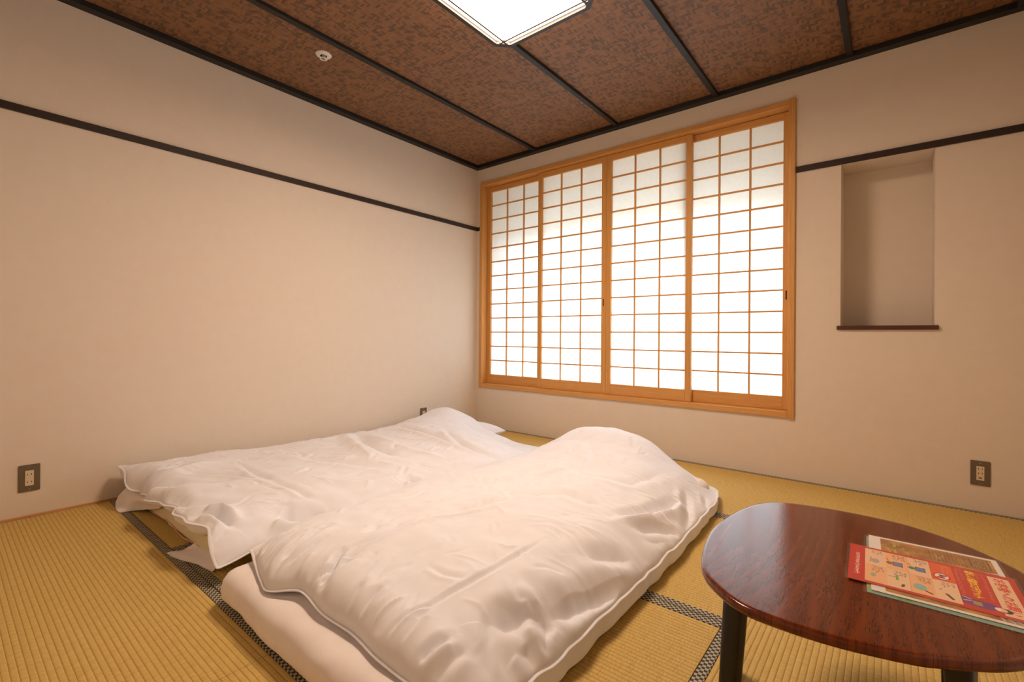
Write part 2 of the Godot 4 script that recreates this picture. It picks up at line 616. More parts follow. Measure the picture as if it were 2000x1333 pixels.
func shoji(x0: float, x1: float, face: float, label: String, which: int) -> void:
	var y0 := 0.3995
	var y1 := 2.2255
	var sw := 0.040
	var depth := 0.030
	var t := thing("shoji_screen", label, "shoji screen", Vector3((x0 + x1) / 2, y0, face), "sliding shoji screens of the window")
	var hw := (x1 - x0) / 2
	var h := y1 - y0
	var by := 0.082
	var ty := h - 0.042
	for s in [-1.0, 1.0]:
		var st := part("stile", box(Vector3(sw, h, depth), 0.002), M.cypress_up, t, Vector3(s * (hw - sw / 2), h / 2, -depth / 2))
		if (which == 1 and s > 0) or (which == 3 and s > 0):
			var g := part("finger_pull", box(Vector3(0.009, 0.055, 0.003), 0.001), M.red_shelf, st, Vector3(0, -0.21, depth / 2))
			g.set_meta("label", "small recessed wooden finger pull")
	part("bottom_rail", box(Vector3(2 * (hw - sw), by, depth - 0.004), 0.0015), M.cypress_across, t, Vector3(0, by / 2, -depth / 2))
	part("top_rail", box(Vector3(2 * (hw - sw), h - ty, depth - 0.004), 0.0015), M.cypress_across, t, Vector3(0, (h + ty) / 2, -depth / 2))
	var iw := 2 * (hw - sw)
	var ih := ty - by
	var rows := 13
	var cols := 3
	var zb := -0.014
	for k in range(1, cols):
		part("upright_bar", box(Vector3(0.0112, ih, 0.013), 0.0008), M.cypress_up, t, Vector3(-iw / 2 + iw * k / cols, by + ih / 2, zb))
	for k in range(1, rows):
		part("cross_bar", box(Vector3(iw, 0.0105, 0.0125), 0.0008), M.cypress_across, t, Vector3(0, by + ih * k / rows, zb))
	var q := QuadMesh.new()
	q.size = Vector2(iw / cols, ih / rows)
	for r in rows:
		for c in cols:
			part("paper_pane", q, M.shoji_paper, t, Vector3(-iw / 2 + iw * (c + 0.5) / cols, by + ih * (r + 0.5) / rows, -0.0215))

# ---------------------------------------------------------------- ceiling lamp
func octagon(half: float, cut: float) -> Array:
	return [Vector2(-half, -half + cut), Vector2(-half + cut, -half), Vector2(half - cut, -half), Vector2(half, -half + cut), Vector2(half, half - cut), Vector2(half - cut, half), Vector2(-half + cut, half), Vector2(-half, half - cut)]

func prism(outline: Array, y0: float, y1: float, inner := []) -> ArrayMesh:
	var st := begin()
	var n := outline.size()
	for k in n:
		var a: Vector2 = outline[k]
		var b: Vector2 = outline[(k + 1) % n]
		var m := (a + b) * 0.5
		var e := (b - a).normalized()
		var nn := Vector3(e.y, 0, -e.x)
		if nn.dot(Vector3(m.x, 0, m.y)) < 0:
			nn = -nn
		poly(st, [Vector3(a.x, y0, a.y), Vector3(b.x, y0, b.y), Vector3(b.x, y1, b.y), Vector3(a.x, y1, a.y)], nn)
		if inner.size():
			var c: Vector2 = inner[k]
			var d: Vector2 = inner[(k + 1) % n]
			poly(st, [Vector3(c.x, y0, c.y), Vector3(d.x, y0, d.y), Vector3(d.x, y1, d.y), Vector3(c.x, y1, c.y)], -nn)
			for s in [y0, y1]:
				poly(st, [Vector3(a.x, s, a.y), Vector3(b.x, s, b.y), Vector3(d.x, s, d.y), Vector3(c.x, s, c.y)], Vector3.UP if s == y1 else Vector3.DOWN)
	if not inner.size():
		for s in [y0, y1]:
			var q := []
			for v in outline:
				q.append(Vector3(v.x, s, v.y))
			poly(st, q, Vector3.UP if s == y1 else Vector3.DOWN)
	return st.commit()

func build_lamp() -> void:
	var t := thing("ceiling_lamp", "square lit ceiling lamp with cut corners and thin dark wooden frame", "lamp", Vector3(1.78, 2.28, 1.695))
	part("frame", prism(octagon(0.280, 0.058), -0.004, 0.020, octagon(0.260, 0.050)), M.lamp_frame, t)
	part("diffuser", prism(octagon(0.259, 0.050), 0.012, 0.100), M.lamp_glow, t)
	part("ceiling_mount", prism(octagon(0.16, 0.04), 0.1005, CEIL - 2.28), M.white_enamel, t)
	for s in [-1.0, 1.0]:
		part("lattice_bar", box(Vector3(0.008, 0.010, 0.516), 0.0005), M.lamp_frame, t, Vector3(s * 0.224, 0.001, 0))
		part("lattice_bar", box(Vector3(0.516, 0.010, 0.008), 0.0005), M.lamp_frame, t, Vector3(0, 0.0015, s * 0.224))
	var l := AreaLight3D.new()
	l.name = "lamp_glow_light"
	l.area_size = Vector2(0.50, 0.50)
	l.light_color = lin(1.0, 0.735, 0.54)
	l.light_energy = 3.4
	l.area_range = 12.0
	l.area_attenuation = 2.0
	l.shadow_enabled = true
	t.add_child(l)
	l.position = Vector3(0, 0.0105, 0)
	l.rotation_degrees = Vector3(-90, 0, 0)

# ---------------------------------------------------------------- bedding
const QU := [0.0, 0.15, 0.3, 0.5, 0.7, 0.85, 1.0]
const RIGHT_Z := [0.45, 0.6, 0.72, 0.9, 1.2, 1.6, 2.0, 2.35, 2.59]
const RIGHT_H := [
	[.04, .08, .13, .14, .11, .07, .04], [.05, .13, .24, .27, .22, .12, .05], [.07, .165, .27, .30, .25, .145, .06],
	[.10, .17, .235, .26, .23, .16, .08], [.13, .17, .20, .215, .21, .18, .11], [.14, .17, .195, .205, .205, .19, .13],
	[.15, .18, .20, .21, .21, .20, .14], [.16, .20, .215, .22, .215, .20, .14], [.16, .19, .20, .21, .20, .19, .14]]
const RIGHT_XL := [[0.45, 0.7, 0.9, 1.3, 1.7, 2.1, 2.4, 2.6], [1.16, 1.17, 1.22, 1.29, 1.25, 1.31, 1.33, 1.42]]
const RIGHT_XR := [[0.45, 0.65, 0.87, 1.35, 1.6, 2.25, 2.6], [2.20, 2.345, 2.40, 2.425, 2.43, 2.43, 2.43]]
const LEFT_Z := [0.33, 0.5, 0.65, 0.85, 1.1, 1.45, 1.9, 2.3, 2.62]
const LEFT_H := [
	[.10, .13, .12, .08, .05, .04, .03], [.15, .21, .20, .13, .08, .05, .04], [.20, .255, .25, .16, .09, .06, .05],
	[.17, .215, .22, .19, .15, .12, .10], [.15, .175, .185, .18, .17, .15, .13], [.14, .175, .18, .18, .17, .15, .12],
	[.14, .178, .18, .18, .175, .15, .12], [.16, .203, .195, .19, .18, .16, .12], [.18, .20, .19, .185, .18, .16, .11]]
const LEFT_XL := [[0.3, 0.6, 2.2, 2.62], [0.12, 0.06, 0.04, 0.06]]
const LEFT_XR := [[0.33, 0.6, 1.0, 2.3, 2.62], [1.02, 1.12, 1.25, 1.29, 1.30]]

var LEFT_FOLDS := [
	[[Vector2(0.482, 2.618), Vector2(0.669, 2.527), Vector2(0.740, 2.390)], -0.012, 0.035],
	[[Vector2(0.351, 2.619), Vector2(0.462, 2.512), Vector2(0.410, 2.302)], 0.012, 0.05],
	[[Vector2(0.691, 2.615), Vector2(0.894, 2.592), Vector2(1.028, 2.457)], -0.012, 0.03],
	[[Vector2(0.482, 2.473), Vector2(0.683, 2.327), Vector2(0.837, 2.272)], -0.01, 0.022],
	[[Vector2(0.837, 2.272), Vector2(1.052, 2.228), Vector2(1.149, 2.211)], -0.008, 0.02],
	[[Vector2(1.055, 2.597), Vector2(1.099, 2.555), Vector2(1.190, 2.530)], -0.022, 0.02],
	[[Vector2(1.033, 2.579), Vector2(1.067, 2.530), Vector2(1.166, 2.496)], 0.014, 0.03],
	[[Vector2(1.175, 2.362), Vector2(1.217, 2.320), Vector2(1.247, 2.197)], -0.035, 0.045],
	[[Vector2(0.297, 1.086), Vector2(0.586, 1.140), Vector2(0.970, 1.160), Vector2(1.184, 1.138)], -0.022, 0.035],
	[[Vector2(0.193, 1.405), Vector2(0.681, 1.587), Vector2(0.912, 1.581)], -0.022, 0.05],
	[[Vector2(0.599, 1.670), Vector2(0.902, 1.740)], 0.012, 0.05],
	[[Vector2(0.653, 0.993), Vector2(1.028, 1.165)], -0.012, 0.03],
	[[Vector2(1.185, 1.753), Vector2(1.247, 1.699)], -0.025, 0.03],
	[[Vector2(0.514, 2.246), Vector2(0.725, 2.260), Vector2(0.895, 2.243)], -0.008, 0.02],
	[[Vector2(0.451, 1.987), Vector2(0.760, 1.892), Vector2(1.037, 1.741)], -0.008, 0.04],
	[[Vector2(0.974, 2.142), Vector2(1.115, 1.970), Vector2(1.163, 1.774)], 0.008, 0.04],
	[[Vector2(0.378, 1.417), Vector2(0.868, 1.474), Vector2(1.128, 1.397)], 0.008, 0.03],
]
var RIGHT_FOLDS := [
	[[Vector2(1.801, 2.517), Vector2(1.818, 2.354), Vector2(1.821, 2.129), Vector2(1.930, 1.917)], -0.0075, 0.012],
	[[Vector2(2.200, 2.006), Vector2(2.204, 2.290), Vector2(2.187, 2.476)], -0.006, 0.009],
	[[Vector2(2.298, 1.017), Vector2(2.383, 1.225), Vector2(2.425, 1.369)], -0.02, 0.02],
	[[Vector2(2.244, 1.670), Vector2(2.301, 1.476), Vector2(2.331, 1.148)], -0.013, 0.022],
	[[Vector2(2.273, 1.687), Vector2(2.326, 1.495), Vector2(2.351, 1.231)], 0.01, 0.022],
	[[Vector2(2.316, 1.633), Vector2(2.415, 1.390)], -0.016, 0.025],
	[[Vector2(2.307, 1.592), Vector2(2.398, 1.366)], 0.008, 0.025],
	[[Vector2(2.307, 1.969), Vector2(2.390, 1.782)], -0.013, 0.03],
	[[Vector2(2.368, 1.642), Vector2(2.427, 1.449)], -0.012, 0.02],
	[[Vector2(2.347, 0.890), Vector2(2.411, 1.066)], -0.012, 0.015],
	[[Vector2(2.343, 1.384), Vector2(2.369, 1.089)], 0.006, 0.02],
	[[Vector2(2.358, 2.237), Vector2(2.363, 2.096), Vector2(2.389, 1.961), Vector2(2.429, 1.762)], 0.016, 0.03],
	[[Vector2(2.374, 2.238), Vector2(2.389, 2.071), Vector2(2.429, 1.912)], -0.04, 0.035],
	[[Vector2(2.309, 2.397), Vector2(2.343, 2.303), Vector2(2.363, 2.251)], -0.025, 0.03],
	[[Vector2(2.364, 2.246), Vector2(2.416, 2.315)], -0.022, 0.025],
	[[Vector2(2.316, 2.319), Vector2(2.347, 2.233)], 0.01, 0.03],
	[[Vector2(2.380, 2.361), Vector2(2.422, 2.358)], -0.02, 0.025],
	[[Vector2(2.421, 2.227), Vector2(2.429, 2.263)], -0.012, 0.015],
	[[Vector2(1.876, 1.776), Vector2(2.011, 1.615), Vector2(2.195, 1.617)], -0.007, 0.03],
	[[Vector2(1.767, 1.494), Vector2(1.837, 1.299)], -0.007, 0.02],
	[[Vector2(1.817, 2.052), Vector2(1.894, 1.799)], -0.006, 0.02],
	[[Vector2(1.974, 1.345), Vector2(2.159, 1.316), Vector2(2.187, 0.974)], -0.007, 0.03],
	[[Vector2(1.713, 0.888), Vector2(1.884, 1.136)], -0.006, 0.03],
	[[Vector2(1.470, 2.585), Vector2(1.474, 2.527), Vector2(1.485, 2.469)], -0.0115, 0.0118],
	[[Vector2(1.520, 2.585), Vector2(1.512, 2.513), Vector2(1.492, 2.442)], -0.0095, 0.0098],
	[[Vector2(1.570, 2.585), Vector2(1.563, 2.514), Vector2(1.547, 2.444)], -0.0065, 0.0098],
	[[Vector2(1.630, 2.585), Vector2(1.621, 2.529), Vector2(1.601, 2.473)], -0.0056, 0.0083],
	[[Vector2(1.700, 2.585), Vector2(1.694, 2.521), Vector2(1.680, 2.456)], -0.0072, 0.0118],
	[[Vector2(1.760, 2.585), Vector2(1.751, 2.549), Vector2(1.730, 2.514)], 0.0063, 0.0122],
	[[Vector2(1.830, 2.585), Vector2(1.837, 2.511), Vector2(1.852, 2.437)], -0.0086, 0.0087],
	[[Vector2(1.880, 2.585), Vector2(1.875, 2.524), Vector2(1.862, 2.464)], -0.0109, 0.0126],
	[[Vector2(1.940, 2.585), Vector2(1.936, 2.515), Vector2(1.928, 2.445)], 0.0046, 0.0092],
	[[Vector2(2.000, 2.585), Vector2(1.996, 2.552), Vector2(1.988, 2.519)], -0.0059, 0.0106],
	[[Vector2(2.050, 2.585), Vector2(2.047, 2.540), Vector2(2.039, 2.495)], -0.0091, 0.0119],
	[[Vector2(2.110, 2.585), Vector2(2.114, 2.533), Vector2(2.122, 2.482)], 0.0058, 0.0073],
	[[Vector2(2.170, 2.585), Vector2(2.176, 2.521), Vector2(2.191, 2.458)], -0.0064, 0.0071],
	[[Vector2(2.220, 2.585), Vector2(2.211, 2.529), Vector2(2.191, 2.473)], -0.0046, 0.0073],
	[[Vector2(2.280, 2.585), Vector2(2.285, 2.546), Vector2(2.295, 2.507)], -0.0122, 0.0126],
	[[Vector2(2.330, 2.585), Vector2(2.330, 2.539), Vector2(2.331, 2.493)], -0.0070, 0.0117],
	[[Vector2(1.66, 2.58), Vector2(1.64, 2.50), Vector2(1.60, 2.40)], -0.016, 0.018],
	[[Vector2(1.86, 2.57), Vector2(1.85, 2.53), Vector2(1.80, 2.47)], -0.018, 0.014],
]


func rounded_edge(d: float, r: float) -> float:
	return 1.0 if d >= r else sqrt(maxf(0.0, 1.0 - (1.0 - d / r) * (1.0 - d / r)))

func fold_offset(near: Array, p: Vector2) -> float:
	var sum := 0.0
	for f in near:
		var pts: Array = f[0]
		var best := 9.0
		var where := 0.0
		var side := 0.0
		for i in pts.size() - 1:
			var a: Vector2 = pts[i]
			var b: Vector2 = pts[i + 1]
			var ab := b - a
			var t := clampf((p - a).dot(ab) / ab.length_squared(), 0.0, 1.0)
			var q := a + ab * t
			var d := p.distance_to(q)
			if d < best:
				best = d
				where = (i + t) / (pts.size() - 1.0)
				side = signf(ab.cross(p - a))
		var x: float = best / f[2]
		if x > 3.6:
			continue
		var fade := smoothstep(0.0, 0.25, where) * smoothstep(1.0, 0.75, where) * 0.8 + 0.2
		var shape := 0.55 * exp(-x * x) + 0.45 * exp(-2.2 * x)
		if f[1] < 0.0:
			shape -= 0.5 * exp(-(x - 1.6) * (x - 1.6) * 1.3) * (1.0 if side > 0.0 else 0.35)
		sum += f[1] * shape * fade
	return sum

func small_creases(left: bool) -> Array:
	# the many short creases of crumpled cotton, denser towards the foot and the open side
	rng.seed = 91 if left else 92
	var list := []
	for k in (110 if left else 130):
		var u := rng.randf()
		var v := pow(rng.randf(), 0.75)
		var z := lerpf(0.75, 2.55, v)
		var x := lerpf(0.12, 1.2, u) if left else lerpf(1.36, 2.38, pow(u, 0.7))
		var ang := 0.0
		if left:
			ang = rng.randfn(-0.5, 0.5) if rng.randf() < 0.6 else rng.randfn(1.2, 0.35)
		else:
			ang = rng.randfn(-0.2, 0.4) if x > 2.1 else rng.randfn(1.25, 0.35)
			if z > 2.4:
				ang = rng.randfn(1.5, 0.3)
		var dir := Vector2(cos(ang), sin(ang))
		var l := rng.randf_range(0.05, 0.17)
		var a := Vector2(x, z) - dir * l * 0.5
		var bend := Vector2(-dir.y, dir.x) * rng.randf_range(-0.018, 0.018)
		var s := -1.0 if rng.randf() < 0.7 else 1.0
		var w := rng.randf_range(0.006, 0.015)
		list.append([[a, Vector2(x, z) + bend, a + dir * l], s * w * rng.randf_range(0.14, 0.34), w])
	return list

func quilt(t: Node3D, left: bool) -> void:
	var Z: Array = LEFT_Z if left else RIGHT_Z
	var Hs: Array = LEFT_H if left else RIGHT_H
	var XL: Array = LEFT_XL if left else RIGHT_XL
	var XR: Array = LEFT_XR if left else RIGHT_XR
	var folds: Array = (LEFT_FOLDS if left else RIGHT_FOLDS) + small_creases(left)
	var r := [0.10, 0.14, 0.12, 0.085] if left else [0.13, 0.17, 0.16, 0.085]
	# which folds lie near each 8 cm cell
	var cells := {}
	for f in folds:
		var bb := Rect2(f[0][0], Vector2.ZERO)
		for q in f[0]:
			bb = bb.expand(q)
		bb = bb.grow(f[2] * 3.6)
		for cy in range(floori(bb.position.y / 0.08), floori(bb.end.y / 0.08) + 1):
			for cx in range(floori(bb.position.x / 0.08), floori(bb.end.x / 0.08) + 1):
				var key := Vector2i(cx, cy)
				if not cells.has(key):
					cells[key] = []
				cells[key].append(f)
	var soft := FastNoiseLite.new()
	soft.seed = 5 if left else 6
	soft.frequency = 2.6
	soft.fractal_octaves = 3
	var gather := FastNoiseLite.new()
	gather.seed = 35 if left else 36
	gather.frequency = 13.0
	gather.fractal_octaves = 2
	var nu := 290
	var nv := 420
	var z0: float = Z[0]
	var z1: float = Z[Z.size() - 1]
	var us := []
	var columns := []
	for i in nu:
		var su := 2.0 * i / (nu - 1.0) - 1.0
		var u := (signf(su) * (1.0 - pow(1.0 - absf(su), 1.4)) + 1.0) * 0.5
		us.append(u)
		var row := []
		for h in Hs:
			row.append(table_at(QU, h, u))
		columns.append(row)
	var top := PackedVector3Array()
	for j in nv:
		var sv := 2.0 * j / (nv - 1.0) - 1.0
		var v := (signf(sv) * (1.0 - pow(1.0 - absf(sv), 1.3)) + 1.0) * 0.5
		var zr := lerpf(z0, z1, v)
		var xl := table_at(XL[0], XL[1], zr) + 0.006 * gather.get_noise_1d(zr * 0.6)
		var xr := table_at(XR[0], XR[1], zr) - (0.0 if left else 0.012) + 0.008 * gather.get_noise_1d(zr * 0.45 + 5.0)
		for i in nu:
			var u: float = us[i]
			var z := zr
			if v < 0.2 and left:
				z += (1.0 - v / 0.2) * 0.075 * smoothstep(0.25, 0.55, u)
			# the foot hem waves a little
			if v > 0.8:
				z += (v - 0.8) / 0.2 * foot_wave(left, u)
			var x := lerpf(xl, xr, u)
			var d := [u * (xr - xl), (1.0 - u) * (xr - xl), v * (z1 - z0), (1.0 - v) * (z1 - z0)]
			var seams := seam_heights(left, u, v)
			var sw := 0.0
			var ss := 0.0
			var e := 1.0
			for k in 4:
				var w: float = 1.0 / ((d[k] + 0.02) * (d[k] + 0.02))
				sw += w
				ss += w * seams[k]
				e *= rounded_edge(d[k], r[k])
			var s := ss / sw
			var hh := table_at(Z, columns[i], zr)
			var y := s + maxf(hh - s, 0.012) * e
			var inside := smoothstep(0.0, 0.9, e)
			var key := Vector2i(floori(x / 0.08), floori(z / 0.08))
			if cells.has(key):
				y += fold_offset(cells[key], Vector2(x, z)) * inside * (1.7 if left else 1.35)
			y += soft.get_noise_2d(x, z) * 0.012 * inside
			# gathers running in from the hems
			y += gather.get_noise_1d(u * 1.3 + 3.0) * 0.013 * exp(-d[3] / 0.06) * smoothstep(0.0, 0.02, d[3])
			y += gather.get_noise_1d(z + 7.0) * 0.008 * exp(-d[1] / 0.07) * smoothstep(0.0, 0.02, d[1]) * (0.3 if left else 1.0)
			if d[1] < 0.05 and not left:
				y += gather.get_noise_1d(z * 0.35 + 2.0) * 0.008 * (1.0 - d[1] / 0.05)
			top.append(Vector3(x, maxf(y, 0.012), z))
	var bottom := PackedVector3Array()
	var mid := Vector2((table_at(XL[0], XL[1], 1.6) + table_at(XR[0], XR[1], 1.6)) * 0.5, (z0 + z1) * 0.5)
	for j in nv:
		for i in nu:
			var p := top[j * nu + i]
			var e := mini(mini(i, nu - 1 - i), mini(j, nv - 1 - j))
			if e == 0:
				bottom.append(p)
				continue
			var dep := rounded_edge(e, 16.0)
			var rest := support(left, p.x, p.z)
			var sy: float = minf(p.y, edge_height(top, nu, nv, i, j))
			var q := Vector3(p.x, minf(lerpf(sy, rest, dep), p.y - 0.003), p.z)
			# the lower half swells out under the hem
			if e < 16 and not left and i > nu / 2 and nu - 1 - i <= mini(j, nv - 1 - j):
				q.x += 0.008 * sin(PI * clampf(e / 12.0, 0.0, 1.0)) + (top[j * nu + nu - 1].x - p.x) * (1.0 - e / 16.0)
			bottom.append(q)
	part("cover", joined([grid_mesh(top, nu, nv, 1.0, false), grid_mesh(bottom, nu, nv, 1.0, true)]), M.cotton, t)
	# stitched hem all round the cover
	var path := PackedVector3Array()
	for i in range(0, nu - 1, 2):
		path.append(top[i])
	for j in range(0, nv - 1, 2):
		path.append(top[j * nu + nu - 1])
	for i in range(nu - 1, 0, -2):
		path.append(top[(nv - 1) * nu + i])
	for j in range(nv - 1, 0, -2):
		path.append(top[j * nu])
	part("hem", tube(path, 0.008, 0.0028), M.cotton, t)

func edge_height(top: PackedVector3Array, nu: int, nv: int, i: int, j: int) -> float:
	var di := mini(i, nu - 1 - i)
	var dj := mini(j, nv - 1 - j)
	if di < dj:
		return top[j * nu + (0 if i < nu / 2 else nu - 1)].y
	return top[(0 if j < nv / 2 else nv - 1) * nu + i].y

func foot_wave(left: bool, u: float) -> float:
	if left:
		return 0.014 * sin(u * 19.0) + 0.008 * sin(u * 47.0 + 1.0)
	return table_at([0.0, 0.08, 0.2, 0.27, 0.36, 0.5, 0.62, 0.75, 0.9, 1.0], [-0.03, -0.01, 0.02, 0.03, -0.012, 0.0, -0.008, 0.006, 0.0, -0.05], u)

func seam_heights(left: bool, u: float, v: float) -> Array:
	# hem heights along the left, right, head and foot edges
	if left:
		return [table_at([0.0, 0.2, 0.9, 1.0], [0.03, 0.09, 0.10, 0.17], v), table_at([0.0, 0.2, 0.9, 1.0], [0.02, 0.07, 0.10, 0.06], v), 0.02,
			table_at([0.0, 0.08, 0.17, 0.33, 0.52, 0.7, 0.85, 0.93, 1.0], [0.185, 0.165, 0.10, 0.12, 0.135, 0.15, 0.155, 0.14, 0.06], u)]
	return [table_at([0.0, 0.15, 0.3, 1.0], [0.02, 0.06, 0.115, 0.13], v), table_at([0.0, 0.2, 0.9, 1.0], [0.03, 0.06, 0.068, 0.09], v), 0.02,
		table_at([0.0, 0.1, 0.25, 0.36, 0.6, 0.9, 1.0], [0.135, 0.125, 0.118, 0.135, 0.125, 0.12, 0.09], u)]

func support(left: bool, x: float, z: float) -> float:
	# what the quilt lies on: its mattress, the floor beside it, or the neighbour's edge
	if left:
		return 0.108 if x > 0.15 and x < 1.14 and z > 0.95 and z < 2.60 else (0.006 if z < 0.95 else 0.104)
	if x > 1.41 and x < 2.32 and z > 0.64 and z < 2.66:
		return 0.118
	return 0.005 if x > 2.32 or z < 0.7 else 0.10

func soft_block(lo: Vector3, hi: Vector3, r: float, sag: float, seed_: int) -> ArrayMesh:
	# a padded block: superellipse sections in plan, rounded top and bottom edges
	var n := FastNoiseLite.new()
	n.seed = seed_
	n.frequency = 3.0
	n.fractal_octaves = 2
	var c := (lo + hi) * 0.5
	var h := (hi - lo) * 0.5
	var ring := []
	var per := 60
	# outline with rounded corners
	var rc := 0.05
	for side in 4:
		var corner: Vector2 = [Vector2(1, 1), Vector2(-1, 1), Vector2(-1, -1), Vector2(1, -1)][side]
		for k in 7:
			var ang := PI / 2 * (side + k / 6.0)
			ring.append([Vector2(corner.x * (h.x - rc), corner.y * (h.z - rc)), Vector2(cos(ang), sin(ang)) * rc])
		var nxt: Vector2 = [Vector2(-1, 1), Vector2(-1, -1), Vector2(1, -1), Vector2(1, 1)][side]
		var ang2 := PI / 2 * (side + 1)
		for k in range(1, per):
			var t := float(k) / per
			var p0 := Vector2(corner.x * (h.x - rc), corner.y * (h.z - rc))
			var p1 := Vector2(nxt.x * (h.x - rc), nxt.y * (h.z - rc))
			ring.append([p0.lerp(p1, t), Vector2(cos(ang2), sin(ang2)) * rc])
	ring.append(ring[0])
	var P := PackedVector3Array()
	var levels := []
	for k in 9:
		var a := -PI / 2 + PI * k / 8.0
		levels.append([sin(a), cos(a)])
	# inset rings first, then the rounded side, then inset rings again
	var rows := []
	for f in [0.0, 0.3, 0.6, 0.85]:
		rows.append([f, -1.0, 0.0])
	for l in levels:
		rows.append([1.0, l[0], l[1]])
	for f in [0.85, 0.6, 0.3, 0.0]:
		rows.append([f, 1.0, 0.0])
	for w in rows:
		for q in ring:
			var base: Vector2 = q[0]
			var out: Vector2 = q[1]
			var inset: float = r * (1.0 - w[2])
			var p: Vector2 = base + out - out.normalized() * inset
			p *= w[0] if w[0] < 1.0 else 1.0
			var yy: float = c.y + (h.y - r) * signf(w[1]) + r * w[1] if w[0] == 1.0 else c.y + h.y * w[1]
			var pos := Vector3(c.x + p.x, yy, c.z + p.y)
			var wob := n.get_noise_3dv(pos * Vector3(1, 2.2, 1))
			if pos.y > lo.y + 0.01:
				pos.y += wob * sag
			pos.x += n.get_noise_3d(pos.x * 1.3, pos.y * 2 + 9.0, pos.z * 1.3) * sag * 0.9
			pos.z += n.get_noise_3d(pos.x * 1.7 + 5.0, pos.y * 3, pos.z) * sag * 0.9
			pos.y = maxf(pos.y, lo.y)
			P.append(pos)
	return grid_mesh(P, ring.size(), rows.size(), 1.0, true, true)

func cloth_patch(corners: Array, bulge: float, seed_: int) -> ArrayMesh:
	# a loose flap: net of control points (rows of equal length), smoothed, with thickness
	var n := FastNoiseLite.new()
	n.seed = seed_
	n.frequency = 9.0
	var nu := 25
	var nv := 25
	var P := PackedVector3Array()
	var Q := PackedVector3Array()
	var rows := corners.size()
	var cols: int = corners[0].size()
	for j in nv:
		var fv := float(j) / (nv - 1) * (rows - 1)
		for i in nu:
			var fu := float(i) / (nu - 1) * (cols - 1)
			var line := []
			for rr in rows:
				var k := mini(int(fu), cols - 2)
				var rw: Array = corners[rr]
				line.append((rw[k] as Vector3).cubic_interpolate(rw[k + 1], rw[maxi(k - 1, 0)], rw[mini(k + 2, cols - 1)], fu - k))
			var m := mini(int(fv), rows - 2)
			var p: Vector3 = (line[m] as Vector3).cubic_interpolate(line[m + 1], line[maxi(m - 1, 0)], line[mini(m + 2, rows - 1)], fv - m)
			p.y = maxf(p.y + n.get_noise_2d(p.x, p.z) * bulge, 0.004)
			P.append(p)
			Q.append(p + Vector3(0.0, -0.0025, 0.0))
	return joined([grid_mesh(P, nu, nv, 1.0, false), grid_mesh(Q, nu, nv, 1.0, true)])

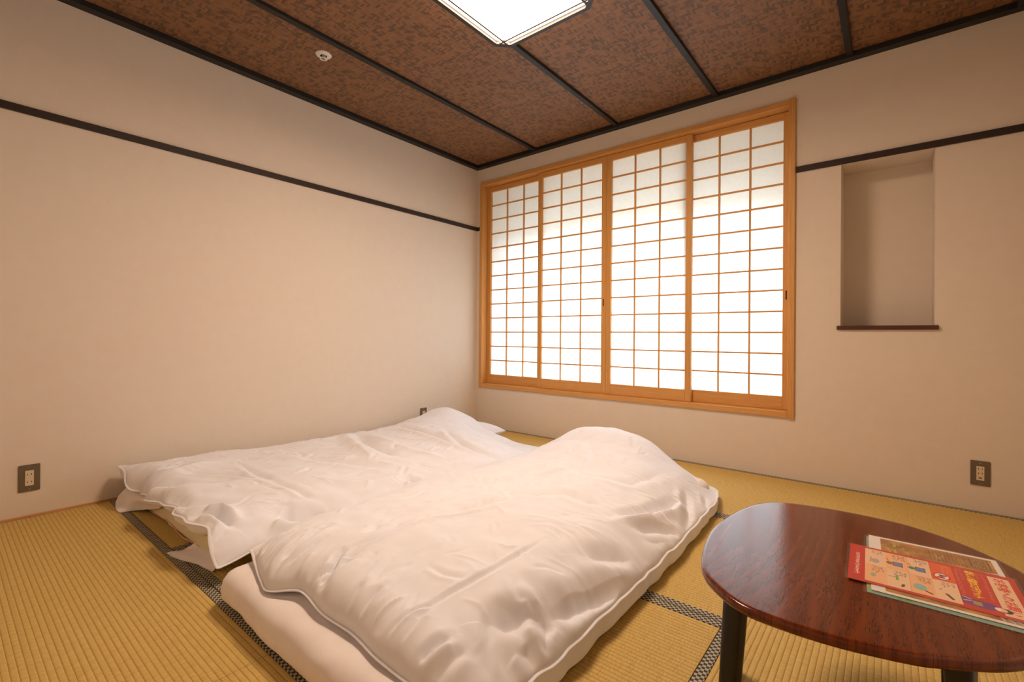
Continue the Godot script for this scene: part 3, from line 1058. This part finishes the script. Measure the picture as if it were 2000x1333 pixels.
func build_bedding() -> void:
	var ml := thing("futon_mattress", "cream futon mattress with pink piping by the left wall", "mattress", Vector3(0.65, 0, 1.6), "floor mattresses")
	var lo := Vector3(0.17, 0.004, 0.98)
	var hi := Vector3(1.12, 0.102, 2.575)
	var org := ml.position
	part("body", soft_block(lo, hi, 0.030, 0.012, 41), M.ticking, ml, -org)
	for y in [0.022, 0.086]:
		var path := PackedVector3Array()
		var inset := 0.004
		for k in 200:
			var t := k / 200.0 * 4.0
			var sgm := int(t)
			var f := t - sgm
			var a := [Vector2(lo.x, lo.z), Vector2(hi.x, lo.z), Vector2(hi.x, hi.z), Vector2(lo.x, hi.z)]
			var q: Vector2 = (a[sgm] as Vector2).lerp(a[(sgm + 1) % 4], f)
			var c2 := Vector2((lo.x + hi.x) / 2, (lo.z + hi.z) / 2)
			var cr := 0.05
			var dx := maxf(absf(q.x - c2.x) - ((hi.x - lo.x) / 2 - cr), 0.0)
			var dz := maxf(absf(q.y - c2.y) - ((hi.z - lo.z) / 2 - cr), 0.0)
			if dx > 0.0 and dz > 0.0:
				var l := Vector2(dx, dz).limit_length(cr)
				q = c2 + Vector2(signf(q.x - c2.x) * ((hi.x - lo.x) / 2 - cr + l.x), signf(q.y - c2.y) * ((hi.z - lo.z) / 2 - cr + l.y))
			path.append(Vector3(q.x, y + 0.006 * sin(k * 0.31), q.y + inset * sin(k * 0.23)))
		part("piping", tube(path, 0.0026, 0.0026, 6), M.pink_cord, ml, -org, "pink piped edge")
	part("sheet_corner", cloth_patch([
		[Vector3(0.19, 0.100, 2.50), Vector3(0.30, 0.106, 2.52), Vector3(0.45, 0.108, 2.53), Vector3(0.62, 0.110, 2.54)],
		[Vector3(0.13, 0.085, 2.60), Vector3(0.26, 0.085, 2.605), Vector3(0.42, 0.085, 2.60), Vector3(0.60, 0.100, 2.588)],
		[Vector3(0.10, 0.050, 2.635), Vector3(0.22, 0.030, 2.64), Vector3(0.33, 0.045, 2.605), Vector3(0.55, 0.075, 2.592)],
		[Vector3(0.09, 0.010, 2.650), Vector3(0.24, 0.006, 2.668), Vector3(0.30, 0.012, 2.61), Vector3(0.50, 0.060, 2.590)]], 0.006, 3), M.sheet, ml, -org, "loose white sheet corner hanging over the foot")
	part("sheet_corner", cloth_patch([
		[Vector3(0.95, 0.030, 2.575), Vector3(1.03, 0.035, 2.56), Vector3(1.12, 0.070, 2.55), Vector3(1.22, 0.085, 2.54)],
		[Vector3(0.93, 0.010, 2.605), Vector3(1.00, 0.022, 2.59), Vector3(1.10, 0.030, 2.58), Vector3(1.21, 0.055, 2.57)],
		[Vector3(0.915, 0.012, 2.640), Vector3(0.99, 0.016, 2.62), Vector3(1.09, 0.014, 2.603), Vector3(1.20, 0.018, 2.590)],
		[Vector3(0.905, 0.008, 2.655), Vector3(0.97, 0.006, 2.645), Vector3(1.09, 0.005, 2.612), Vector3(1.19, 0.006, 2.596)]], 0.004, 4), M.sheet, ml, -org, "loose white sheet corner lying on the mat")

	var mr := thing("futon_mattress", "pinkish white sheeted futon mattress jutting out below the right quilt", "mattress", Vector3(1.86, 0, 1.65), "floor mattresses")
	part("body", soft_block(Vector3(1.415, 0.004, 0.66), Vector3(2.31, 0.112, 2.668), 0.045, 0.012, 43), M.sheet, mr, -mr.position)

	var pl := thing("pillow", "white pillow whose corner shows beyond the left quilt's head", "pillow", Vector3(0.39, 0.02, 0.49))
	part("cushion", pillow_mesh(0.52, 0.31, 0.125), M.cotton, pl)

	var ql := thing("quilt", "white puffy quilt beside the left wall, its head over a pillow", "quilt", Vector3(0.66, 0.0, 1.5), "white quilts on the futons")
	quilt(ql, true)
	var qr := thing("quilt", "white puffy quilt in the middle of the room, nearest the table", "quilt", Vector3(1.86, 0.0, 1.55), "white quilts on the futons")
	quilt(qr, false)
	for q in [ql, qr]:
		for c in q.get_children():
			c.position = -q.position

func pillow_mesh(w: float, d: float, h: float) -> ArrayMesh:
	var nu := 33
	var nv := 25
	var A := PackedVector3Array()
	var B := PackedVector3Array()
	for j in nv:
		var b := 2.0 * j / (nv - 1) - 1.0
		for i in nu:
			var a := 2.0 * i / (nu - 1) - 1.0
			var k := pow(maxf(0.0, (1.0 - pow(absf(a), 3.0)) * (1.0 - pow(absf(b), 3.0))), 0.5)
			var pinch := 1.0 - 0.07 * (1.0 - absf(a * b))
			var p := Vector3(a * w * 0.5 * pinch, 0, b * d * 0.5 * pinch)
			A.append(p + Vector3(0, h * 0.5 + k * h * 0.5, 0))
			B.append(p + Vector3(0, h * 0.5 - k * h * 0.5, 0))
	return joined([grid_mesh(A, nu, nv), grid_mesh(B, nu, nv, 1.0, true)])

# ---------------------------------------------------------------- low table
func build_table() -> void:
	var topy := 0.378
	var cx := 2.985
	var cz := 2.035
	var t := thing("low_table", "low table with glossy red-brown rounded top and black legs", "table", Vector3(cx, 0, cz))
	# outline of the top, clockwise from the far edge
	var ctrl := [[3.045, 1.688], [2.93, 1.683], [2.80, 1.712], [2.745, 1.778], [2.716, 1.890], [2.703, 2.010], [2.712, 2.112], [2.729, 2.200], [2.752, 2.262], [2.786, 2.302],
		[2.825, 2.333], [2.870, 2.347], [2.965, 2.345], [3.062, 2.320], [3.098, 2.301], [3.137, 2.277], [3.183, 2.239], [3.232, 2.17], [3.262, 2.08], [3.270, 1.985], [3.258, 1.90], [3.238, 1.842], [3.166, 1.753], [3.098, 1.708]]
	var pts := []
	var n := ctrl.size()
	for k in n:
		for s in 6:
			var f := s / 6.0
			var q := []
			for c in 2:
				q.append(cub(ctrl[posmod(k - 1, n)][c], ctrl[k][c], ctrl[(k + 1) % n][c], ctrl[(k + 2) % n][c], f))
			pts.append(Vector2(q[0] - cx, q[1] - cz))
	for pass_ in 4:
		var sm := []
		for k in pts.size():
			sm.append((pts[posmod(k - 1, pts.size())] + pts[k] * 2.0 + pts[(k + 1) % pts.size()]) * 0.25)
		pts = sm
	var rows := [[0.001, 0.0], [0.5, 0.0], [0.97, 0.0], [0.992, -0.0006], [1.0, -0.004], [1.0, -0.011], [0.992, -0.0165], [0.965, -0.020], [0.90, -0.022], [0.001, -0.022]]
	var P := PackedVector3Array()
	for w in rows:
		for k in pts.size() + 1:
			var p: Vector2 = pts[k % pts.size()] * w[0]
			P.append(Vector3(p.x, topy + w[1], p.y))
	part("tabletop", grid_mesh(P, pts.size() + 1, rows.size(), 1.0, false, true), M.oak_red, t)
	for l in [[2.814, 2.268, -1.6, 1], [3.122, 2.222, 1, 1], [2.733, 1.950, 0, 0], [3.145, 1.785, 0, 0]]:
		part("leg", leg_mesh(topy - 0.021, Vector2(l[2], l[3]) * 0.012), M.leg_black, t, Vector3(l[0] - cx, 0, l[1] - cz))
	part("apron", prism([Vector2(-0.12, -0.20), Vector2(0.12, -0.20), Vector2(0.12, 0.16), Vector2(-0.12, 0.16)], topy - 0.045, topy - 0.0215), M.leg_black, t)

func leg_mesh(h: float, splay: Vector2) -> ArrayMesh:
	# square tapered leg with rounded corners, leaning outwards, turned an eighth
	var P := PackedVector3Array()
	var rows := 8
	var per := 24
	for j in rows + 1:
		var f := float(j) / rows
		var r := lerpf(0.0135, 0.018, f)
		for i in per + 1:
			var a := TAU * i / per + 0.35
			var c := cos(a)
			var s := sin(a)
			var k := 1.0 / pow(pow(absf(c), 5.0) + pow(absf(s), 5.0), 0.2)
			var p := Vector2(c, s) * r * k
			p = p.rotated(0.35) + splay * (1.0 - f)
			P.append(Vector3(p.x, f * h, p.y))
	for j in [0, rows]:
		pass
	var side := grid_mesh(P, per + 1, rows + 1, 1.0, true, true)
	var st := begin()
	st.append_from(side, 0, Transform3D())
	var q := []
	for i in per:
		q.append(P[i])
	poly(st, q, Vector3.DOWN)
	return st.commit()

# ---------------------------------------------------------------- leaflets
const GLYPH := {
	"o": "1,3 7,3;4,1 4,8 2,9 1,7.5 3,6 7,5 9,7 7,9.5;8,1.5 9.5,3",
	"kyaku": "5,0 5,1;1,3 1,1.5 9,1.5 9,3;4,2.5 2,5;4,3.2 7,3.2 1,6.5;3.5,4 9,6.5;3,7 7,7 7,9.5 3,9.5 3,7",
	"sama": "0,3 4,3;2,0.5 2,9.5;2,4 0,7;2,4 4,6;5,0.5 6,2;9,0.5 8,2;4.5,2.2 9.5,2.2;5,3.5 9,3.5;4.5,5 9.5,5;7,2.2 7,9.5 6,9;5,6.5 6,7.5;4.5,9 6.5,7.5;9,6 7.5,7.2;7.2,7 9.5,9",
	"he": "0.5,6 3.5,3 9.5,8",
	"no": "5,2 4,7 2,8.5 1,6 3,2.5 6,2 9,4.5 8,8 6,9",
	"nega": "0.5,1 5,1;1,1 1,6 0,9.5;3,1.5 2.5,2.5;1.8,2.5 4.5,2.5 4.5,5 1.8,5 1.8,2.5;1.8,3.8 4.5,3.8;3,5 3,9 2.5,8.5;2,6.5 1.5,8;4.2,6.5 5,8;5.5,1 9.8,1;7.5,1 7,2.5;6,2.5 9.2,2.5 9.2,7.5 6,7.5 6,2.5;6,4.2 9.2,4.2;6,5.8 9.2,5.8;6.8,7.8 5.5,9.5;8.5,7.8 9.8,9.5",
	"i": "2,2 2,7 3.5,8.5 4.5,7;7,2.5 8.5,4.5 8.5,6",
	"shin": "2.5,0 2.5,1.5;0.5,1.8 4.8,1.8;1.5,2.2 2,3.5;4,2.2 3.5,3.5;0.3,4 5,4;0.3,6 5,6;2.6,4 2.6,9.5;2.6,6.2 0.5,8.5;2.6,6.5 4.6,8;9,0.8 6,2;6,2 6,6 5.2,9.5;6,4.5 9.8,4.5;8.2,4.5 8.2,9.5",
	"shi": "3,1 3,7.5 5,9 8,7",
	"tabi": "2,0.5 2.5,1.5;0.3,2.2 4.8,2.2;2,2.2 1.8,6 0.5,9.5;2,5 4,5 3.8,9 3,8.8;6.5,0.3 5.2,3;6,1.8 9.8,1.8;9,3.2 6,4.2;6,4.2 6,9.3 7.5,8;7,5 8,7.5 9.8,9.5;9.5,5 7.8,6.8",
	"e": "1.5,2 8.5,2;5,2 5,8;0.5,8 9.5,8",
	"chi": "8,1 2,2.5;0.5,4.5 9.5,4.5;5.5,2 5.2,6 3,9.5",
	"ke": "3,1 2.5,3 0.5,5.5;2.5,3 9.5,3;6.5,3 6,6.5 3.5,9.5",
	"small_tsu": "2,4 2.8,6;4.5,3.8 5.2,5.8;8,4 7.5,7 4.5,9",
	"to": "3.5,0.5 3.5,9.5;3.5,4 8,6.5",
}

func stroke(im: Image, a: Vector2, b: Vector2, w: float, c: Color) -> void:
	var steps := int(a.distance_to(b) / maxf(w * 0.3, 0.5)) + 1
	for k in steps + 1:
		var p := a.lerp(b, float(k) / steps)
		im.fill_rect(Rect2i(int(p.x - w / 2), int(p.y - w / 2), maxi(1, int(w)), maxi(1, int(w))), c)

func glyphs(im: Image, names: Array, at: Vector2, size: float, step: float, w: float, c: Color, lean := 0.0) -> void:
	for k in names.size():
		for line in (GLYPH[names[k]] as String).split(";"):
			var prev := Vector2.INF
			for q in line.split(" "):
				var xy := q.split(",")
				var v := Vector2(float(xy[0]), float(xy[1])) / 10.0
				var p := at + Vector2(k * step + (v.x + lean * (1.0 - v.y)) * size, v.y * size)
				if prev != Vector2.INF:
					stroke(im, prev, p, w, c)
				prev = p

func fine_print(im: Image, at: Vector2, chars: int, size: float, step: float, c: Color, w := 1.5) -> void:
	# lettering too small to read in the photograph: short strokes in character cells
	for k in chars:
		for s in 4:
			var p := at + Vector2(k * step + rng.randf() * size * 0.8, rng.randf() * size)
			if rng.randf() < 0.55:
				stroke(im, p, p + Vector2(size * rng.randf_range(0.3, 0.7), 0), w, c)
			else:
				stroke(im, p, p + Vector2(rng.randf_range(-0.2, 0.2) * size, size * rng.randf_range(0.25, 0.6)), w, c)

func disc(im: Image, c: Vector2, r: Vector2, col: Color) -> void:
	for y in range(int(c.y - r.y), int(c.y + r.y) + 1):
		for x in range(int(c.x - r.x), int(c.x + r.x) + 1):
			if x >= 0 and y >= 0 and x < im.get_width() and y < im.get_height() and (Vector2(x, y) - c).length_squared() > -1.0:
				var d := (Vector2(x, y) - c) / r
				if d.length_squared() <= 1.0:
					im.set_pixel(x, y, col)

func red_print() -> ImageTexture:
	rng.seed = 21
	var W := 560
	var H := 740
	var red := Color(0.80, 0.155, 0.06)
	var cream := Color(0.955, 0.80, 0.64)
	var peach := Color(0.965, 0.735, 0.54)
	var white := Color(0.97, 0.88, 0.80)
	var ink := Color(0.30, 0.20, 0.15)
	var im := Image.create(W, H, false, Image.FORMAT_RGB8)
	im.fill(red)
	# title box
	im.fill_rect(Rect2i(44, 28, 490, 86), cream)
	glyphs(im, ["o", "kyaku", "sama", "he", "no", "o", "nega", "i"], Vector2(58, 42), 52, 57, 6.5, Color(0.88, 0.18, 0.12))
	# white lines and the yellow heading
	fine_print(im, Vector2(40, 128), 20, 13, 18, white)
	fine_print(im, Vector2(40, 152), 5, 13, 18, white)
	glyphs(im, ["shin", "shi", "i", "tabi", "no", "e", "chi", "ke", "small_tsu", "to"], Vector2(36, 166), 42, 36, 6.0, Color(0.97, 0.80, 0.06), 0.12)
	fine_print(im, Vector2(36, 218), 9, 12, 17, white)
	fine_print(im, Vector2(36, 238), 24, 12, 16, white)
	# a woman in a purple kimono, hands raised
	disc(im, Vector2(470, 190), Vector2(44, 74), Color(0.47, 0.20, 0.52))
	disc(im, Vector2(452, 236), Vector2(46, 34), Color(0.47, 0.20, 0.52))
	im.fill_rect(Rect2i(448, 186, 44, 34), Color(0.70, 0.58, 0.30))
	stroke(im, Vector2(430, 224), Vector2(418, 250), 8, Color(0.93, 0.74, 0.55))
	stroke(im, Vector2(452, 226), Vector2(462, 252), 8, Color(0.93, 0.74, 0.55))
	disc(im, Vector2(480, 104), Vector2(27, 25), Color(0.22, 0.15, 0.11))
	disc(im, Vector2(478, 120), Vector2(22, 23), Color(0.95, 0.78, 0.62))
	disc(im, Vector2(476, 131), Vector2(17, 12), Color(0.96, 0.93, 0.90))
	# panel of pictures: two columns, four rows
	var py := 262
	var ph := 402
	var px := 28
	var pw := 504
	for r in 4:
		for c in 2:
			im.fill_rect(Rect2i(px + c * pw / 2, py + r * ph / 4, pw / 2, ph / 4), cream if (r + c) % 2 else peach)
	im.fill_rect(Rect2i(px, py, pw / 2, ph / 4), Color(0.92, 0.37, 0.14))
	fine_print(im, Vector2(44, 276), 6, 12, 18, white)
	fine_print(im, Vector2(44, 298), 6, 12, 18, white)
	disc(im, Vector2(214, 316), Vector2(48, 38), Color(0.80, 0.10, 0.08))
	disc(im, Vector2(214, 316), Vector2(39, 30), Color(0.95, 0.90, 0.86))
	disc(im, Vector2(200, 312), Vector2(11, 17), Color(0.22, 0.24, 0.45))
	disc(im, Vector2(230, 320), Vector2(11, 17), Color(0.22, 0.24, 0.45))
	stroke(im, Vector2(188, 294), Vector2(240, 338), 8, Color(0.80, 0.10, 0.08))
	for r in 4:
		for c in 2:
			if r == 0 and c == 0:
				continue
			var at := Vector2(px + c * pw / 2 + 14, py + r * ph / 4 + 10)
			for l in 3:
				fine_print(im, at + Vector2(0, l * 20), rng.randi_range(3, 5), 14, 17, ink, 2.2)
	# small pictures in the cells
	var blue := Color(0.45, 0.50, 0.72)
	var green := Color(0.38, 0.52, 0.24)
	for r in [1, 2]:
		var y: int = py + r * ph / 4
		im.fill_rect(Rect2i(px + 128, y + 22, 66, 46), Color(0.35, 0.35, 0.45))
		im.fill_rect(Rect2i(px + 132, y + 26, 58, 38), blue)
		disc(im, Vector2(px + 160, y + 82), Vector2(22, 16), green if r == 1 else Color(0.62, 0.42, 0.14))
		stroke(im, Vector2(px + 128, y + 88), Vector2(px + 96, y + 96), 6, Color(0.85, 0.45, 0.20))
	disc(im, Vector2(px + 180, py + 3.5 * ph / 4), Vector2(34, 20), Color(0.72, 0.66, 0.66))
	stroke(im, Vector2(px + 130, py + 3.7 * ph / 4), Vector2(px + 210, py + 3.75 * ph / 4), 7, Color(0.86, 0.58, 0.45))
	disc(im, Vector2(px + 412, py + 1.6 * ph / 4), Vector2(40, 28), Color(0.58, 0.76, 0.70))
	stroke(im, Vector2(px + 448, py + 1.4 * ph / 4), Vector2(px + 470, py + 1.15 * ph / 4), 9, ink)
	stroke(im, Vector2(px + 330, py + 2.55 * ph / 4), Vector2(px + 392, py + 2.55 * ph / 4), 12, Color(0.50, 0.66, 0.34))
	stroke(im, Vector2(px + 360, py + 2.6 * ph / 4), Vector2(px + 360, py + 2.9 * ph / 4), 5, ink)
	stroke(im, Vector2(px + 440, py + 2.3 * ph / 4), Vector2(px + 466, py + 2.36 * ph / 4), 12, ink)
	stroke(im, Vector2(px + 420, py + 0.55 * ph / 4), Vector2(px + 470, py + 0.35 * ph / 4), 12, Color(0.33, 0.20, 0.14))
	stroke(im, Vector2(px + 360, py + 0.7 * ph / 4), Vector2(px + 380, py + 0.8 * ph / 4), 6, Color(0.88, 0.42, 0.30))
	disc(im, Vector2(px + 400, py + 3.6 * ph / 4), Vector2(28, 12), Color(0.66, 0.72, 0.56))
	stroke(im, Vector2(px + 350, py + 3.4 * ph / 4), Vector2(px + 372, py + 3.5 * ph / 4), 5, Color(0.88, 0.52, 0.40))
	# foot line
	fine_print(im, Vector2(130, 690), 26, 15, 13, white, 3.0)
	return ImageTexture.create_from_image(im)

func map_print() -> ImageTexture:
	rng.seed = 22
	var W := 860
	var H := 600
	var im := Image.create(W, H, false, Image.FORMAT_RGB8)
	im.fill(Color(0.93, 0.90, 0.86))
	var n := FastNoiseLite.new()
	n.seed = 4
	n.frequency = 0.008
	n.fractal_octaves = 4
	for y in range(26, H - 60):
		for x in range(26, W - 26):
			var t := clampf(0.5 + 0.9 * n.get_noise_2d(x, y), 0.0, 1.0)
			im.set_pixel(x, y, Color(0.60, 0.36, 0.13).lerp(Color(0.80, 0.60, 0.28), t))
	# roads, woods, water and houses of a picture map
	var cols := [Color(0.62, 0.62, 0.20), Color(0.42, 0.47, 0.20), Color(0.24, 0.42, 0.42), Color(0.60, 0.30, 0.12), Color(0.50, 0.44, 0.38), Color(0.80, 0.72, 0.45)]
	for k in 150:
		var c: Color = cols[rng.randi() % cols.size()]
		var p := Vector2(rng.randf_range(40, W - 60), rng.randf_range(240, H - 90))
		if rng.randf() < 0.5:
			disc(im, p, Vector2(rng.randf_range(4, 18), rng.randf_range(3, 9)), c)
		else:
			stroke(im, p, p + Vector2(rng.randf_range(-40, 40), rng.randf_range(-22, 22)), rng.randf_range(2, 6), c)
	for k in 6:
		var p := Vector2(rng.randf_range(40, 300), rng.randf_range(470, 530))
		stroke(im, p, p + Vector2(60, rng.randf_range(-20, 10)), 9, Color(0.72, 0.70, 0.15))
	# title plaque and columns of lettering
	im.fill_rect(Rect2i(44, 44, 150, 84), Color(0.36, 0.24, 0.13))
	im.fill_rect(Rect2i(50, 50, 138, 72), Color(0.70, 0.52, 0.28))
	for k in 4:
		fine_print(im, Vector2(58, 58 + k * 16), 7, 12, 18, Color(0.26, 0.16, 0.08), 3.0)
	for l in 10:
		fine_print(im, Vector2(46, 146 + l * 17), 16, 9, 11, Color(0.34, 0.22, 0.10), 2.0)
	stroke(im, Vector2(230, 30), Vector2(260, 120), 8, Color(0.86, 0.82, 0.74))
	disc(im, Vector2(300, 60), Vector2(60, 24), Color(0.40, 0.46, 0.22))
	disc(im, Vector2(W - 70, 190), Vector2(22, 60), Color(0.82, 0.52, 0.14))
	for k in 5:
		stroke(im, Vector2(W - 60 - 3 * k, 60 + k * 14), Vector2(W - 34, 40 + k * 16), 6, [Color(0.85, 0.84, 0.82), Color(0.55, 0.58, 0.62)][k % 2])
	return ImageTexture.create_from_image(im)

func print_mesh(size: Vector2, thick: float) -> ArrayMesh:
	# a sheet lying flat, its top edge towards +x, its lines running towards +z
	var st := begin()
	var a := size.y / 2
	var b := size.x / 2
	add_box(st, Vector3(-a, -thick, -b), Vector3(a, -0.00002, b))
	var v := [Vector3(a, 0, -b), Vector3(a, 0, b), Vector3(-a, 0, b), Vector3(-a, 0, -b)]
	var uv := [Vector2(0, 0), Vector2(1, 0), Vector2(1, 1), Vector2(0, 1)]
	for k in [0, 1, 2, 0, 2, 3]:
		st.set_normal(Vector3.UP)
		st.set_uv(uv[k])
		st.add_vertex(v[k])
	return st.commit()

func leaflet(called: String, label: String, at: Vector3, turn: float, size: Vector2, tex: Texture2D, plain: Color) -> void:
	var t := thing(called, label, "leaflet", at, "leaflets stacked on the low table")
	t.rotation.y = turn
	var m := mat(plain, 0.35)
	if tex:
		m.albedo_color = Color.WHITE
		m.albedo_texture = tex
	m.texture_repeat = false
	part("print", print_mesh(size, 0.0006), m, t, Vector3(0, 0.0008, 0))
	var film := mat(Color(0.92, 0.95, 0.95, 0.03), 0.08)
	film.metallic_specular = 0.35
	film.transparency = BaseMaterial3D.TRANSPARENCY_ALPHA
	var st := begin()
	var a := size.y / 2 + 0.005
	var b := size.x / 2 + 0.005
	poly(st, [Vector3(-a, 0.0011, -b), Vector3(a, 0.0011, -b), Vector3(a, 0.0011, b), Vector3(-a, 0.0011, b)], Vector3.UP)
	part("laminate_film", st.commit(), film, t, Vector3.ZERO, "clear laminate film")

func teal_print() -> ImageTexture:
	rng.seed = 23
	var im := Image.create(430, 300, false, Image.FORMAT_RGB8)
	im.fill(Color(0.52, 0.66, 0.60))
	im.fill_rect(Rect2i(340, 240, 60, 60), Color(0.70, 0.72, 0.20))
	im.fill_rect(Rect2i(360, 210, 70, 30), Color(0.42, 0.62, 0.42))
	return ImageTexture.create_from_image(im)

func build_leaflets() -> void:
	var y := 0.3785
	leaflet("laminated_sheet", "pale teal laminated sheet at the bottom of the stack on the table", Vector3(3.106, y, 1.996), 0.035, Vector2(0.300, 0.212), teal_print(), Color.WHITE)
	leaflet("map_leaflet", "brown picture map with white margin under the red leaflet", Vector3(3.110, y + 0.0014, 1.985), 0.045, Vector2(0.298, 0.210), map_print(), Color.WHITE)
	leaflet("notice_leaflet", "red laminated notice with yellow heading on top of the brown map", Vector3(3.098, y + 0.0028, 2.018), 0.03, Vector2(0.188, 0.252), red_print(), Color.WHITE)

# ---------------------------------------------------------------- sockets and sprinkler
func socket(label: String, at: Vector3, turn: float, usb: bool) -> void:
	var t := thing("wall_socket", label, "socket", at, "wall sockets")
	t.rotation.y = turn
	part("cover_plate", box(Vector3(0.070, 0.120, 0.007), 0.0025), M.plate, t, Vector3(0, 0, 0.0035))
	part("socket_insert", box(Vector3(0.028, 0.068, 0.003), 0.0006), M.socket, t, Vector3(0, 0, 0.0078))
	for y in ([0.022, 0.0] if usb else [0.017, -0.017]):
		for s in [-1.0, 1.0]:
			part("slot", box(Vector3(0.0024, 0.0075, 0.0008)), M.dark, t, Vector3(s * 0.0063, y, 0.0093))
	if usb:
		part("charging_port", box(Vector3(0.0125, 0.005, 0.0008)), M.dark, t, Vector3(0, -0.022, 0.0093))
	for s in [-1.0, 1.0]:
		part("screw", lathe([Vector2(0.0, 0.0008), Vector2(0.0022, 0.0006), Vector2(0.0026, 0.0)], 12), M.steel, t, Vector3(0, s * 0.0495, 0.007)).rotation.x = PI / 2

func build_small_fittings() -> void:
	socket("brown wall socket low on the left wall near the foot of the bed", Vector3(0, 0.179, 2.9375), PI / 2, false)
	socket("brown wall socket half hidden behind the left quilt's head", Vector3(0, 0.174, 0.637), PI / 2, false)
	socket("brown wall socket with charging port under the niche wall", Vector3(3.377, 0.188, 0), 0.0, true)
	var s := thing("sprinkler", "white round sprinkler head set in the woven ceiling", "sprinkler", Vector3(0.536, CEIL, 1.84))
	part("flange", lathe([Vector2(0.018, -0.004), Vector2(0.018, -0.0085), Vector2(0.030, -0.0080), Vector2(0.040, -0.005), Vector2(0.043, 0.0), Vector2(0.0, 0.0)], 40), M.white_enamel, s)
	part("socket_bore", lathe([Vector2(0.0, -0.0025), Vector2(0.0179, -0.0025), Vector2(0.0179, -0.0075)], 32), M.dark, s)
	part("stem", lathe([Vector2(0.0, -0.024), Vector2(0.005, -0.024), Vector2(0.007, -0.014), Vector2(0.011, -0.003)], 24), M.steel, s)
	for k in 2:
		part("yoke_arm", box(Vector3(0.003, 0.020, 0.005), 0.0008), M.white_enamel, s, Vector3((k * 2 - 1) * 0.015, -0.0145, 0))
	part("deflector_ring", lathe([Vector2(0.013, -0.025), Vector2(0.019, -0.026), Vector2(0.0205, -0.0245), Vector2(0.019, -0.023), Vector2(0.013, -0.0235), Vector2(0.013, -0.025)], 36), M.white_enamel, s)
